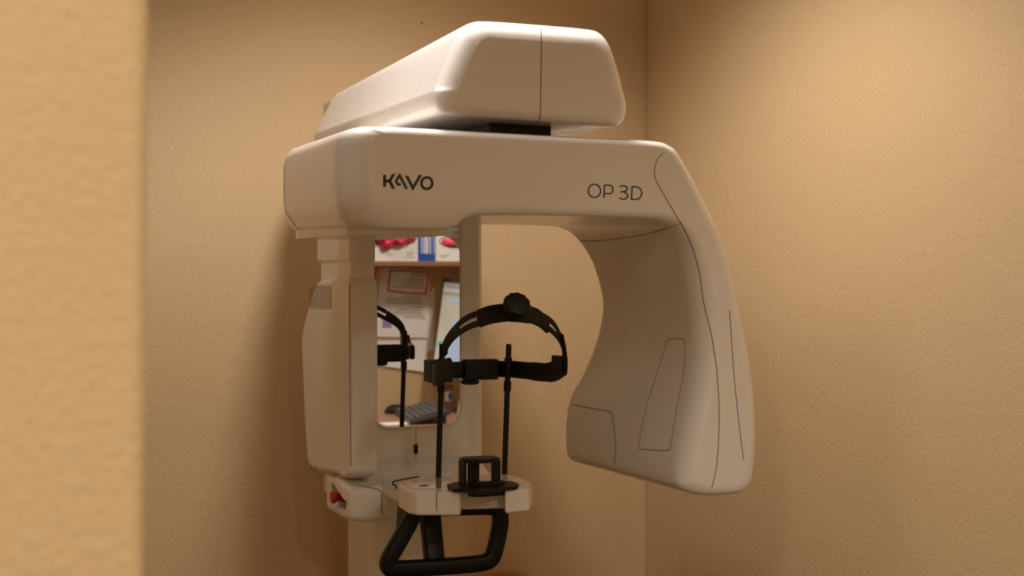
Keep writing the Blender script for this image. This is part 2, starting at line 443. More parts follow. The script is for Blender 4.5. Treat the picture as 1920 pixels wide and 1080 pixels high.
eb = Vector((0.8485, rc.y-0.010, rc.z-0.003))
lathe('emergency_plate', [(0.019, 0.0), (0.019, 0.003)], eb+Vector((0, 0.002, -0.004)), (-1, 0, 0), 'yellow', body)['label'] = 'yellow backing disc'
lathe('emergency_collar', [(0.0105, 0.0), (0.0105, 0.022)], eb, (-1, 0, 0), 'blackgloss', body)
lathe('emergency_button', [(0.0085, 0.020), (0.009, 0.034), (0.0125, 0.037), (0.013, 0.043), (0.0095, 0.046)], eb, (-1, 0, 0), 'red', body)['label'] = 'red emergency stop button'
surf_line('joint_line', bV, bF, [(664, 908), (690, 914), (709, 918), (716, 926), (716, 945), (716, 964)], 0.0009, 'seam', body)
# shelf that runs forward from the panel to the tray, with a curved rear fillet
def shelf():
    V = []; Fc = []; n = 14
    xs = [0.862, 0.90, 0.95, 1.0, 1.05, 1.10, 1.134]
    prof = []
    for i in range(n+1):
        t = i/n
        y = 3.005-0.110*t
        z = 1.098-0.040*(1-(1-t)**2.0)
        prof.append((y, z))
    for (y, z) in prof:
        for x in xs:
            arch = 0.010*(1-((x-1.0)/0.14)**2)
            k = (3.005-y)/0.110
            V.append((x, y+arch*(1-k)-0.0*k, z+arch*0.5*(1-k)))
    m = len(xs)
    for i in range(n):
        for j in range(m-1): Fc.append((i*m+j, i*m+j+1, (i+1)*m+j+1, (i+1)*m+j))
    base = len(V)
    V2 = [(x, y, 1.04) for (x, y, z) in V]
    V += V2
    for i in range(n):
        for (j, k) in ((0, 0), (m-1, m-1)):
            Fc.append((i*m+j, (i+1)*m+j, base+(i+1)*m+j, base+i*m+j))
    for j in range(m-1):
        Fc.append((n*m+j, n*m+j+1, base+n*m+j+1, base+n*m+j))
    return V, Fc
sV, sF = shelf()
sh = mesh_obj('carriage_shelf', sV, sF, 'white', mach, angle=50)
# tray bracket arm under the tray
prism('tray_arm', [(0.885, 2.92), (0.885, 2.72), (0.91, 2.69), (1.03, 2.69), (1.05, 2.72), (1.05, 2.92)], 'z', 1.034, 1.066, 'white', mach, 0.012, 4)

# --- mirror with its thin frame, set in the front panel
def rrect(x0, x1, z0, z1, r, n=6, top_r=None):
    tr = r if top_r is None else top_r; o = []
    for cx, cz, a0, rr in ((x1-r, z0+r, -90, r), (x1-tr, z1-tr, 0, tr), (x0+tr, z1-tr, 90, tr), (x0+r, z0+r, 180, r)):
        for i in range(n+1):
            an = math.radians(a0+90*i/n); o.append((cx+rr*math.cos(an), cz+rr*math.sin(an)))
    return o
mA = PY(702, 803, YM-0.003); mB = PY(862, 440, YM-0.003)
MX0, MX1, MZ0, MZ1 = mA.x, mB.x, mA.z, 1.66
mirror = prism('mirror', rrect(MX0, MX1, MZ0, MZ1, 0.034, 8, 0.01), 'y', YM-0.003, YM-0.0005, 'mirror', mach)
fr = [(x, YM-0.0022, z) for x, z in rrect(MX0-0.0022, MX1+0.0022, MZ0-0.0022, MZ1+0.002, 0.036, 8, 0.012)]
tube('mirror_frame', fr, 0.0030, 'frame', mirror, n=8, closed=True)['label'] = 'thin pale mirror rim'

# --- overhead arm (top head)
HY0, HY1 = 2.385, 3.24
hf = [(.850, 1.757), (.93, 1.7555), (1.08, 1.7515), (1.160, 1.7495), (1.178, 1.753), (1.187, 1.764), (1.191, 1.785), (1.189, 1.808), (1.180, 1.845), (1.168, 1.88),
      (1.157, 1.902), (1.142, 1.916), (1.118, 1.9215), (1.03, 1.9235), (.93, 1.924), (.900, 1.920), (.880, 1.908), (.868, 1.888), (.851, 1.848), (.834, 1.808), (.829, 1.796), (.828, 1.777), (.835, 1.763)]
hr = []
for x, z in hf:
    xr = 1.000+(x-1.010)*0.93; zr = 1.757+(z-1.7515)*0.79 if z > 1.7575 else 1.757
    hr.append((xr, zr))
hf = [tuple(p)[:2] for p in catmull([(x, z, 0) for x, z in hf], 3, True)]; hr = [tuple(p)[:2] for p in catmull([(x, z, 0) for x, z in hr], 3, True)]
n = len(hf)
oV, oF = loft_y(hf, hr, HY0, HY1, [((1.010-x)*0.20, (1.80-z)*(0.26 if z > 1.80 else 0.30)) for x, z in hf], [0.034 if z > 1.80 else 0.022 for x, z in hf], 0.30, 0.03, mids=8)
head = mesh_obj('overhead_arm', oV, oF, 'white', mach, angle=55, wn=True)
surf_line('joint_line', oV, oF, [(1014, 52), (1015, 90), (1014, 160), (1013, 210), (1010, 226), (1003, 233)], 0.0009, 'seam', head)
box2('drive_shaft', (0.955, 2.47, 1.724), (1.075, 2.80, 1.758), 'blackgloss', head, 0.004)['label'] = 'black drive slot'

# --- rotating C-arm with the tube head at its right end
AY0, AY1 = 2.38, 2.865
PT = [  # front x, z, rear x, z, rim radius across, rim radius in depth
 (.690, 1.566, .700, 1.570, .045, .016), (.76, 1.563, .76, 1.566, .045, .014), (.835, 1.563, .835, 1.566, .045, .014), (.862, 1.569, .862, 1.570, .03, .014), (.884, 1.584, .884, 1.582, .014, .012),
 (.93, 1.588, .93, 1.586, .012, .012), (1.04, 1.589, 1.04, 1.586, .012, .012), (1.14, 1.588, 1.15, 1.586, .014, .012), (1.205, 1.587, 1.215, 1.585, .016, .014),
 (1.250, 1.583, 1.255, 1.582, .02, .02), (1.281, 1.570, 1.285, 1.570, .028, .03), (1.302, 1.543, 1.315, 1.54, .034, .04), (1.315, 1.505, 1.338, 1.50, .036, .05),
 (1.328, 1.44, 1.356, 1.44, .036, .05), (1.333, 1.40, 1.357, 1.40, .036, .05), (1.335, 1.345, 1.344, 1.343, .036, .05), (1.327, 1.285, 1.314, 1.275, .036, .05),
 (1.317, 1.24, 1.290, 1.237, .036, .05), (1.309, 1.205, 1.278, 1.203, .036, .05), (1.300, 1.16, 1.2735, 1.16, .034, .05), (1.294, 1.12, 1.275, 1.115, .03, .045), (1.300, 1.097, 1.287, 1.094, .02, .03),
 (1.334, 1.083, 1.334, 1.082, .016, .02), (1.405, 1.080, 1.40, 1.080, .018, .02), (1.438, 1.087, 1.43, 1.088, .024, .03), (1.456, 1.112, 1.45, 1.115, .03, .04), (1.463, 1.198, 1.455, 1.2, .034, .045),
 (1.453, 1.31, 1.445, 1.31, .034, .045), (1.4255, 1.43, 1.42, 1.43, .034, .045), (1.399, 1.53, 1.395, 1.53, .034, .045), (1.345, 1.628, 1.342, 1.628, .03, .035), (1.297, 1.700, 1.295, 1.700, .022, .028),
 (1.272, 1.719, 1.27, 1.719, .016, .02), (1.232, 1.7255, 1.232, 1.7255, .012, .014), (1.1, 1.7275, 1.1, 1.7275, .012, .014), (.9, 1.731, .9, 1.731, .012, .014), (.72, 1.734, .73, 1.734, .012, .02),
 (.685, 1.731, .695, 1.731, .03, .04), (.669, 1.718, .680, 1.716, .05, .055), (.664, 1.69, .674, 1.69, .055, .06), (.664, 1.63, .674, 1.63, .055, .06), (.668, 1.595, .678, 1.597, .055, .06), (.676, 1.575, .686, 1.578, .05, .04)]
def cr(idx, k=4):
    c = catmull([(p[idx], p[idx+1], 0) for p in PT], k, True); return [(q.x, q.y) for q in c]
def lin(idx, k=4):
    out = []
    for i in range(len(PT)):
        for j in range(k): out.append(PT[i][idx]*(1-j/k)+PT[(i+1) % len(PT)][idx]*j/k)
    return out
def inset_of(i):
    x, z, _, _, r, _ = PT[i]
    if i <= 2: return (0.02 if i == 0 else 0.0, 0.042)
    if i == 3: return (-0.004, 0.036)
    if i <= 8: return (0.0, 0.014 if i > 3 else r)
    if i <= 12: return (0.010+0.007*(i-9), 0.014-0.003*(i-9))
    if i <= 20: return (0.036, 0.0)
    if i == 21: return (0.034, 0.014)
    if i == 22: return (0.022, 0.018)
    if i == 23: return (-0.012, 0.018)
    if i == 24: return (-0.028, 0.018)
    if i == 25: return (-0.034, 0.012)
    if i <= 29: return (-0.036, -0.004)
    if i == 30: return (-0.028, -0.012)
    if i == 31: return (-0.018, -0.016)
    if i == 32: return (-0.008, -0.014)
    if i <= 36: return (0.0, -0.012)
    if i == 37: return (0.045, -0.012)
    if i == 38: return (0.055, -0.010)
    return (0.056, {39: -0.004, 40: 0.004, 41: 0.018, 42: 0.034}.get(i, 0.0))
IV = [inset_of(i) for i in range(len(PT))]
IV[0] = (0.050, 0.042); IV[42] = (0.056, 0.037); IV[41] = (0.056, 0.020); IV[36] = (0.010, -0.012); IV[37] = (0.042, -0.013)
PT[0] = (.690, 1.566, .700, 1.570, 0, .052); PT[42] = (.676, 1.575, .686, 1.578, 0, .06)
PT[36] = (.735, 1.734, .74, 1.734, 0, .018); PT[37] = (.690, 1.7315, .700, 1.7315, 0, .048)
PT.insert(1, (.722, 1.564, .73, 1.567, 0, .022)); IV.insert(1, (0.016, 0.042))
ins = []
for i in range(len(PT)):
    for j in range(4):
        q = IV[(i+1) % len(PT)]; ins.append((IV[i][0]*(1-j/4)+q[0]*j/4, IV[i][1]*(1-j/4)+q[1]*j/4))
aV, aF = loft_y(cr(0), cr(2), AY0, AY1, ins, lin(5), 0.5, 0.022, mids=8)
arm = mesh_obj('rotating_arm', aV, aF, 'white', mach, angle=60, wn=True)
# joint lines
for pix in ([(1243, 287), (1232, 300), (1227, 322), (1232, 342), (1258, 388), (1288, 440), (1309, 500), (1320, 570), (1336, 640), (1346, 720), (1348, 800), (1344, 870), (1334, 917)],
            [(1074, 450), (1100, 452), (1128, 451), (1165, 447), (1220, 437), (1278, 418)],
            [(1368, 582), (1371, 630), (1376, 700), (1384, 780), (1394, 862)],
            [(1071, 758), (1100, 764), (1140, 771), (1147, 776), (1151, 800), (1155, 840), (1151, 874)],
            [(540, 258), (535, 275), (533, 330), (534, 388), (545, 410), (559, 430)]):
    surf_line('joint_line', aV, aF, pix, 0.0008, 'seam', arm)
def closed_line(pix): return pix+[pix[0]]
surf_line('inset_panel_line', aV, aF, closed_line([(1250, 640), (1256, 636), (1270, 635), (1281, 636), (1284, 641), (1283, 690), (1272, 750), (1257, 836), (1254, 843), (1248, 845), (1225, 844), (1202, 842), (1198, 838), (1201, 815), (1213, 760), (1235, 690)]), 0.0007, 'seam', arm, k=3)
# cover plate under the left end
prism('bottom_cover', [(0.72, 2.43), (0.86, 2.43), (0.86, 2.86), (0.70, 2.86), (0.69, 2.80), (0.695, 2.47)], 'z', 1.553, 1.572, 'white', arm, 0.003)
# lettering, printed on the arm's front face
def face_map(ox, oy, k):
    return lambda q: PY(ox+q[0]/k, oy+q[1]/k, AY0+0.0002)
bmt = bmesh.new()
strokes_bm(bmt, [dict(p=[(397, 358), (397, 648)], w=72), dict(p=[(397, 503), (525, 503)], w=66),
                 dict(p=[(617, 332), (522, 503), (612, 692)], w=70, flat=True),
                 dict(p=[(930, 697), (757, 368), (668, 510), (712, 588), (785, 588)], w=60),
                 dict(p=[(925, 378), (1076, 672), (1262, 358)], w=66, flat=True),
                 dict(p=arc_pts(1410, 556, 130, 138, 0, 360, 40)[:-1], w=62, c=True)],
           face_map(690, 300, 12.8), 66, Vector((0, -0.0007, 0)))
bm_obj('lettering_kavo', bmt, 'ink', arm, smooth=False)['label'] = 'dark KAVO lettering'
bmt = bmesh.new()
strokes_bm(bmt, [dict(p=arc_pts(440, 485, 146, 160, 0, 360, 40)[:-1], c=True),
                 dict(p=[(668, 662), (683, 345), (795, 350)]+arc_pts(798, 452, 88, 102, -85, 90, 14)+[(680, 546)]),
                 dict(p=[(1042, 384)]+arc_pts(1128, 432, 100, 72, -125, 85, 14)[2:]+[(1065, 514)]),
                 dict(p=[(1150, 514)]+arc_pts(1135, 602, 104, 84, -80, 125, 16)+[(1032, 656)]),
                 dict(p=[(1330, 690), (1344, 385), (1430, 388)]+arc_pts(1438, 540, 136, 152, -80, 85, 16), c=True)],
           face_map(1080, 320, 12.8), 29, Vector((0, -0.0007, 0)))
bm_obj('lettering_model', bmt, 'ink', arm, smooth=False)['label'] = 'thin dark OP 3D lettering'

# --- chin tray
TZ1 = 1.100; TZ0 = 1.057
def pz(px, py, z=TZ1):
    p = PZ(px, py, z); return (p.x, p.y)
tout = [pz(746, 908), pz(764, 919), pz(781, 922), pz(864, 922), pz(866, 912), pz(943, 910), pz(947, 919), pz(992, 915), pz(998, 905), pz(972, 893), pz(945, 888), pz(885, 888), pz(870, 886), pz(820, 888), pz(770, 898)]
tray = prism('chin_tray', tout, 'z', TZ0, TZ1, 'white', mach, 0.005, 3)
fp = [pz(756, 908, TZ1+.0012), pz(771, 915, TZ1+.0012), pz(826, 916, TZ1+.0012), pz(840, 905, TZ1+.0012), pz(848, 895, TZ1+.0012), pz(822, 892, TZ1+.0012), pz(778, 899, TZ1+.0012)]
prism('touch_panel', fp, 'z', TZ1-0.002, TZ1+0.0012, 'lilac', tray, 0.0006, 1)['label'] = 'glossy pale touch panel'
fp = [pz(786, 911, TZ1+.0018), pz(800, 911, TZ1+.0018), pz(804, 909, TZ1+.0018), pz(790, 909, TZ1+.0018)]
prism('touch_key', fp, 'z', TZ1, TZ1+0.0018, 'seam', tray)
tf = pz(823, 922)[1]
tube('joint_line', [PY(819, 923, tf-0.0005), PY(819, 957, tf-0.0005)], 0.0006, 'seam', tray, n=6)
# rods
RY = 2.672
def rod(px0, py0, px1, py1):
    p1 = PY(px1, py1, RY); p0 = PY(px0, py0, RY); d = (p0-p1).normalized(); p0 = p1+d*((p1.z-(TZ1-0.004))/-d.z)
    o = tube('support_rod', [p0, p0.lerp(p1, .5), p1-d*-0.004, p1], [0.0054, 0.0054, 0.0054, 0.0046], 'black', mach, n=16)
    t = (p1.z-p0.z)
    for f in (0.70, 0.88):
        c = p0.lerp(p1, f); tube('rod_collar', [c+d*0.014, c-d*0.004], 0.0072, 'black', o, n=16)
    return p0, p1
rl0, rl1 = rod(822, 895, 829, 645)
rr0, rr1 = rod(946, 885, 954, 645)
# chin rest: winged plate, hollow block with an arched top
CY = 2.60
def pc(px, py, Y=CY): return PY(px, py, Y)
chin = prism('chin_rest', [pz(838, 908, 1.107), pz(850, 916, 1.107), pz(868, 917, 1.107), pz(893, 923, 1.107), pz(940, 919, 1.107), pz(942, 914, 1.107), pz(970, 911, 1.107), pz(973, 906, 1.107), pz(962, 902, 1.107), pz(940, 901, 1.107), pz(880, 902, 1.107), pz(852, 904, 1.107)], 'z', 1.1005, 1.107, 'black', mach, 0.0015, 2)
yf = pz(900, 918)[1]; yb = yf+0.052
cx0 = PY(865, 880, yf+0.030).x; cx1 = PY(939, 880, yf+0.012).x; cz1 = PY(900, 862, yf+0.02).z
prism('front_apron', [(cx0+0.006, yf-0.002), (cx0+0.022, yf-0.012), (cx1+0.002, yf-0.006), (cx1+0.002, yf+0.006), (cx0+0.004, yf+0.008)], 'z', 1.088, 1.114, 'black', chin, 0.002, 2)
top = [(cx0, yf+0.022), (cx0+0.006, yf+0.008), (cx0+0.02, yf+0.002), ((cx0+cx1)/2, yf-0.004), (cx1-0.012, yf+0.002), (cx1, yf+0.016), (cx1, yb-0.01), (cx1-0.012, yb), (cx0+0.012, yb), (cx0, yb-0.012)]
prism('top_plate', top, 'z', cz1-0.004, cz1+0.003, 'black', chin, 0.0015, 2)
for nm_, x0, x1, y0, y1 in (('side_wall', cx0, cx0+0.006, yf+0.018, yb-0.006), ('side_wall', cx0+0.008, cx0+0.014, yf+0.008, yf+0.02), ('side_wall', cx1-0.006, cx1, yf+0.012, yb-0.006),
                            ('side_wall', cx1-0.018, cx1-0.005, yf+0.006, yf+0.011), ('centre_post', cx0+0.022, cx0+0.033, yf+0.024, yf+0.034), ('side_wall', cx0+0.001, cx0+0.012, yb-0.01, yb-0.005)):
    box2(nm_, (x0, y0, 1.103), (x1, y1, cz1-0.002), 'black', chin, 0.0012)
# --- head support: forehead bar, two temple arms, strap with ratchet knob
FB0, FB1 = PY(905, 673, 2.71), PY(905, 711, 2.71)
zc, zh = (FB0.z+FB1.z)/2, (FB0.z-FB1.z)/2
le = PY(845, 690, 2.52); re = PY(1056, 685, 2.52); lr = Vector((rl1.x-0.018, 2.69, zc)); rr = Vector((rr1.x+0.012, 2.69, zc))
bar = tube('forehead_bar', catmull([lr+Vector((0.012, 0.0, 0)), (lr.x+0.03, 2.705, zc), (rr.x-0.03, 2.708, zc), rr+Vector((-0.012, 0, 0))], 6), zh*0.80, 'black', mach, n=16, side=(0, 0, 1), rb=0.005, sq=5)
g0 = PY(870, 690, 2.70).x; g1 = PY(932, 690, 2.70).x
box2('bar_sleeve', (g0, 2.692, zc-zh), (g1, 2.716, zc+zh), 'black', bar, 0.002)
lathe('clamp_knob', [(0.008, 0.0), (0.017, -0.001), (0.0175, -0.006), (0.012, -0.0085)], ((PY(881, 712, 2.70)).x, 2.70, zc-zh), (0, 0, 1), 'black', bar, n=40, lobes=10, lobe_amp=0.05)
la = tube('temple_arm', catmull([lr, (lr.x-0.006, 2.64, zc), (le.x-0.010, 2.57, zc+.001), le], 6), zh*0.98, 'black', mach, n=16, side=(0, 0, 1), rb=0.006, sq=5)
ra = tube('temple_arm', catmull([rr, (rr.x+0.012, 2.64, zc), (re.x-0.004, 2.57, zc+.001), re], 6), [zh*0.84]*8+[zh*0.9]*4+[zh*0.97]*7, 'black', mach, n=16, side=(0, 0, 1), rb=0.006, sq=5)
box2('temple_clip', (lr.x-0.010, 2.655, zc-zh*1.0), (lr.x+0.034, 2.70, zc+zh*1.12), 'black', la, 0.003)
box('temple_clip', (re.x-0.003, 2.535, re.z-0.001), (0.013, 0.040, zh*1.85), 'black', ra, 0.003)
# strap: from the left clip up and towards the camera to the knob, then down to the right clip
kc = PY(968, 596, 2.40)
pl = PY(832, 690, 2.545); pr = PY(1059, 690, 2.515)
sp = [pl, PY(833, 655, 2.55), PY(850, 626, 2.525), PY(880, 603, 2.475), PY(922, 592, 2.42), PY(968, 588, 2.40), PY(1008, 596, 2.415), PY(1037, 614, 2.455), PY(1053, 640, 2.50), PY(1058, 665, 2.515), pr]
# band split where it is slotted: two thin rails between clip and back pad
sm_ = catmull(sp, 5); NS = len(sm_)
upv = []
cc = Vector(((pl.x+pr.x)/2, 2.53, pl.z))
for i, p in enumerate(sm_):
    t = i/(NS-1); f = math.sin(math.pi*t)
    upv.append(Vector((0, 0.55*f*0+0.25*f, 1)))
def half(i):
    t = i/(NS-1)
    return 0.0055+0.0085*min(1, math.sin(math.pi*t)*1.25)
def strap_rails(i0, i1, split):
    V = []; Fc = []
    for s in ((1, -1) if split else (0,)):
        pts = []; rad = []
        for i in range(i0, i1+1):
            h = half(i); up = upv[i].normalized()
            if split: pts.append(sm_[i]+up*(s*h*0.62)); rad.append(h*0.40)
            else: pts.append(sm_[i]); rad.append(h)
        v, f = tube_geo(pts, rad, 12, False, [upv[i] for i in range(i0, i1+1)], 0.0017, 4)
        o = len(V); V += v; Fc += [tuple(q+o for q in fc) for fc in f]
    return V, Fc
segs = [(0, 12, False), (12, 17, True), (17, 32, False), (32, 37, True), (37, NS-1, False)]
V = []; Fc = []
for i0, i1, s in segs:
    v, f = strap_rails(i0, i1, s); o = len(V); V += v; Fc += [tuple(q+o for q in fc) for fc in f]
strap = mesh_obj('head_strap', V, Fc, 'black', mach, angle=40)
pad = [PY(899, 597, 2.44), PY(920, 590, 2.417), PY(945, 586, 2.402), PY(970, 586, 2.396), PY(995, 590, 2.402), PY(1012, 598, 2.414), PY(1026, 610, 2.432)]
tube('strap_pad', catmull(pad, 4), [0.0165]*6+[0.0160]*4+[0.0175]*6+[0.0155]*4+[0.015]*5, 'black', strap, n=14, side=(0, 0.3, 1), rb=0.0045, sq=4)
tube('strap_end', [PY(1053, 628, 2.485), PY(1057, 650, 2.505), PY(1060, 675, 2.508), PY(1060, 698, 2.508)], [0.004, 0.0065, 0.0075, 0.006], 'black', strap, n=12, side=(0, 1, 0), rb=0.003, sq=3)
kb = PY(967, 577, 2.393)
lathe('ratchet_knob', [(0.021, -0.004), (0.0245, 0.001), (0.0245, 0.010), (0.021, 0.0155), (0.011, 0.0175)], kb, (0.0, -0.86, 0.50), 'black', strap, n=48, lobes=12, lobe_amp=0.035)
# --- black handle loop under the tray
HYP = 2.585
hp = [(782, 955), (765, 985), (744, 1022), (728, 1052), (731, 1066), (745, 1067), (800, 1064), (860, 1060), (905, 1055), (921, 1047), (928, 1030), (935, 1000), (938, 975), (934, 957), (915, 950), (850, 951), (810, 951)]
hpts = catmull([PY(x, y, HYP) for x, y in hp], 4, True)
handle = tube('handle_loop', hpts, 0.0150, 'blackgloss', mach, n=16, closed=True, side=None, rb=0.0150, sq=3.2)
# rebuild the loop as a broad flat band (wide across the picture, rounded in depth)
bpy.data.objects.remove(handle)
side = []
NH = len(hpts)
for i in range(NH):
    t = (hpts[(i+1) % NH]-hpts[i-1]).normalized(); side.append(t.cross(Vector((0, 1, 0))))
handle = tube('handle_loop', hpts, 0.0152, 'blackgloss', mach, n=20, closed=True, side=side, rb=0.013, sq=3.4)
pt = [PY(806, 955, HYP+0.05), PY(808, 985, HYP+0.045), PY(815, 1060, HYP+0.012)]
tube('handle_post', pt, [0.019, 0.019, 0.0185], 'blackgloss', handle, n=16, side=(1, 0, 0), rb=0.012, sq=5)
box2('tray_underplate', (PY(790, 960, 2.6).x, 2.585, TZ0-0.006), (PY(905, 960, 2.62).x, 2.72, TZ0+0.001), 'black', mach, 0.002)
bk = PY(750, 965, 2.70)
prism('tray_bracket', [(2.66, 1.065), (2.70, 1.065), (2.715, 0.998), (2.66, 1.0)], 'x', bk.x-0.004, bk.x+0.012, 'black', mach, 0.002, 2)
# bent wire guard beside the tray
wp = [PY(743, 917, 2.69), PY(742, 911, 2.69), PY(737, 908, 2.69), PY(737, 904, 2.69), PY(742, 902, 2.695), PY(765, 897, 2.75), PY(785, 893.5, 2.79)]
tube('wire_guard', catmull(wp, 4), 0.0014, 'black', mach, n=8)

# ------------------------------------------------------------------ cord pull hanging in front of the panel
ORIG = PY(780, 842, YM-0.006)
t = empty('cord_pull', ORIG, 'small black cord pull hanging below the machine mirror', 'cord pull')
lathe('toggle', [(0.001, -0.0105), (0.0032, -0.0095), (0.0042, -0.006), (0.0042, 0.006), (0.0032, 0.0095), (0.001, 0.0105)], ORIG, (0, 0, 1), 'blackgloss', t, n=16)
tube('cord', [PY(780, 806, YM-0.004), PY(780, 842, YM-0.006), PY(780, 862, YM-0.005)], 0.0006, 'seam', t, n=6)
# tiny nail in the back wall
ORIG = PY(790, 43, BW)
t = lathe('wall_nail', [(0.0012, 0.002), (0.0022, -0.003), (0.0018, -0.004)], ORIG, (0, 1, 0), 'black', None, n=10)
tag(t, 'tiny dark nail in the tan wall above the machine', 'nail')
# wooden side table: only the corner of its top reaches into the picture
ORIG = Vector((1.235, 3.24, 0))
zt = PY(968, 1070, 3.435).z
t = empty('side_table', ORIG, 'small orange oak side table behind the black handle loop', 'table')
xr_ = PY(970, 1070, 3.435).x
box2('tabletop', (1.07, 3.16, zt-0.03), (xr_, 3.435, zt), 'oak', t, 0.004)
for x in (1.09, xr_-0.03):
    for y in (3.185, 3.405):
        box2('leg', (x-0.015, y-0.015, 0), (x+0.015, y+0.015, zt-0.03), 'oak', t, 0.003)

# ------------------------------------------------------------------ the desk corner seen in the mirror
VW = 2*YM-HW                       # virtual distance of the desk wall
def W(px, py, off=0.0): return MR(px, py, VW-off)      # point off metres in front of the desk wall
DZ = MR(780, 792, VW-0.45).z       # desk height
ORIG = Vector((2.1, HW, 0))
t = empty('desk', ORIG, 'reddish laminate desk against the wall, seen in the mirror', 'desk')
dk = box2('desk_top', (1.55, HW+0.004, DZ-0.035), (3.0, HW+0.62, DZ), 'desk', t, 0.004)
for x in (1.58, 2.94):
    box2('side_panel', (x, HW+0.02, 0), (x+0.03, HW+0.58, DZ-0.035), 'desk', t, 0.002)
box2('back_panel', (1.61, HW+0.02, DZ-0.4), (2.94, HW+0.04, DZ-0.035), 'desk', t, 0.002)
# wall shelf with glove boxes
sz = W(780, 490, 0.16).z
ORIG = Vector((2.1, HW, sz))
t = empty('wall_shelf', ORIG, 'brown wooden wall shelf above the pinned papers, seen in the mirror', 'shelf')
box2('shelf_board', (1.55, HW, sz-0.02), (2.75, HW+0.17, sz), 'shelf', t, 0.002)
for x in (W(712, 500, 0.1).x, 2.60):
    prism('bracket', [(HW, sz-0.02), (HW+0.12, sz-0.02), (HW+0.12, sz-0.032), (HW+0.02, sz-0.11), (HW, sz-0.11)], 'x', x-0.012, x+0.012, 'oak', t, 0.001, 1)
def glove_box(x0, x1, label, hole, gl, bunch):
    global ORIG
    y0, y1 = HW+0.055, HW+0.15; h = 0.128
    ORIG = Vector(((x0+x1)/2, y0, sz))
    t = empty('glove_box', ORIG, label, 'box', 'glove boxes on the shelf')
    bx = box2('carton', (x0, y0, sz), (x1, y1, sz+h), 'box', t, 0.0015)
    cx, cz = hole
    V = [(cx+0.085*math.cos(2*math.pi*i/32), y1+0.0006, cz+0.026*math.sin(2*math.pi*i/32)) for i in range(32)]
    tube('opening_rim', V, 0.0022, 'greyink', t, n=6, closed=True)
    # printed lines
    bmp = bmesh.new()
    for (ax, az, wd) in gl: bm_box(bmp, Vector((ax, y1+0.0004, az)), (wd, 0.0006, 0.0022))
    bm_obj('printed_text', bmp, 'greyink', t, smooth=False)['kind'] = 'stuff'
    # crumpled gloves pushing out of the opening
    ORIG = Vector((cx, y1, cz))
    bmg = bmesh.new()
    for (dx, dz, rx, rz, ry) in bunch:
        r = bmesh.ops.create_icosphere(bmg, subdivisions=4, radius=1.0)
        for v in r['verts']:
            c = v.co.copy(); nn = noise.fractal(c*2.1+Vector((dx*90, 3, dz*70)), 1.0, 2.0, 3)
            rd = abs(noise.noise(c*3.2+Vector((dx*40, 0, 7))))
            k = 1+0.28*nn-0.42*max(0, 0.25-rd)
            v.co = Vector((cx+dx+c.x*rx*k, y1+0.001+max(0, c.y*ry*k), cz+dz+c.z*rz*k))
    g = bm_obj('nitrile_gloves', bmg, 'pink', None, angle=60); return g
b1r = W(783, 489, .15).x; b2l = W(816, 489, .15).x
zz = lambda py: W(780, py, .15).z
xx = lambda px: W(px, 470, .15).x
g = glove_box(b1r-0.245, b1r, 'white glove box with pink gloves bulging out, seen in mirror beside the blue box', (xx(738), zz(446)),
          [(xx(768), zz(474), 0.035), (xx(768), zz(478), 0.03), (xx(768), zz(483), 0.045), (xx(730), zz(477), 0.03)],
          [(-0.03, 0.004, 0.07, 0.030, 0.035), (0.045, 0.004, 0.055, 0.026, 0.028), (-0.035, -0.020, 0.032, 0.030, 0.030), (0.01, -0.012, 0.05, 0.02, 0.03)])
tag(g, 'big crumpled bunch of pink gloves spilling from the box, seen in the mirror', 'gloves')
g = glove_box(b2l, b2l+0.245, 'white glove box with a half open oval slot, seen at the mirror right edge', (xx(858), zz(452)),
          [(xx(834), zz(479), 0.045), (xx(830), zz(482), 0.02)],
          [(0.0, -0.004, 0.075, 0.020, 0.012)])
tag(g, 'pink gloves lying flat inside the oval slot at the mirror right edge', 'gloves')
ORIG = Vector(((b1r+b2l)/2, HW+0.055, sz))
t = empty('supply_box', ORIG, 'narrow blue supply carton between two white glove boxes, seen in mirror', 'box')
box2('carton', (b1r+0.001, HW+0.05, sz), (b2l-0.001, HW+0.148, sz+0.128), 'blue', t, 0.0015)
bmp = bmesh.new()
for (px, w_) in ((790, 0.004), (795, 0.006), (800, 0.009), (806, 0.005), (813, 0.003)):
    bm_box(bmp, Vector((xx(px), HW+0.1484, sz+0.075)), (w_, 0.0006, 0.085))
bm_obj('printed_bands', bmp, 'box', t, smooth=False)

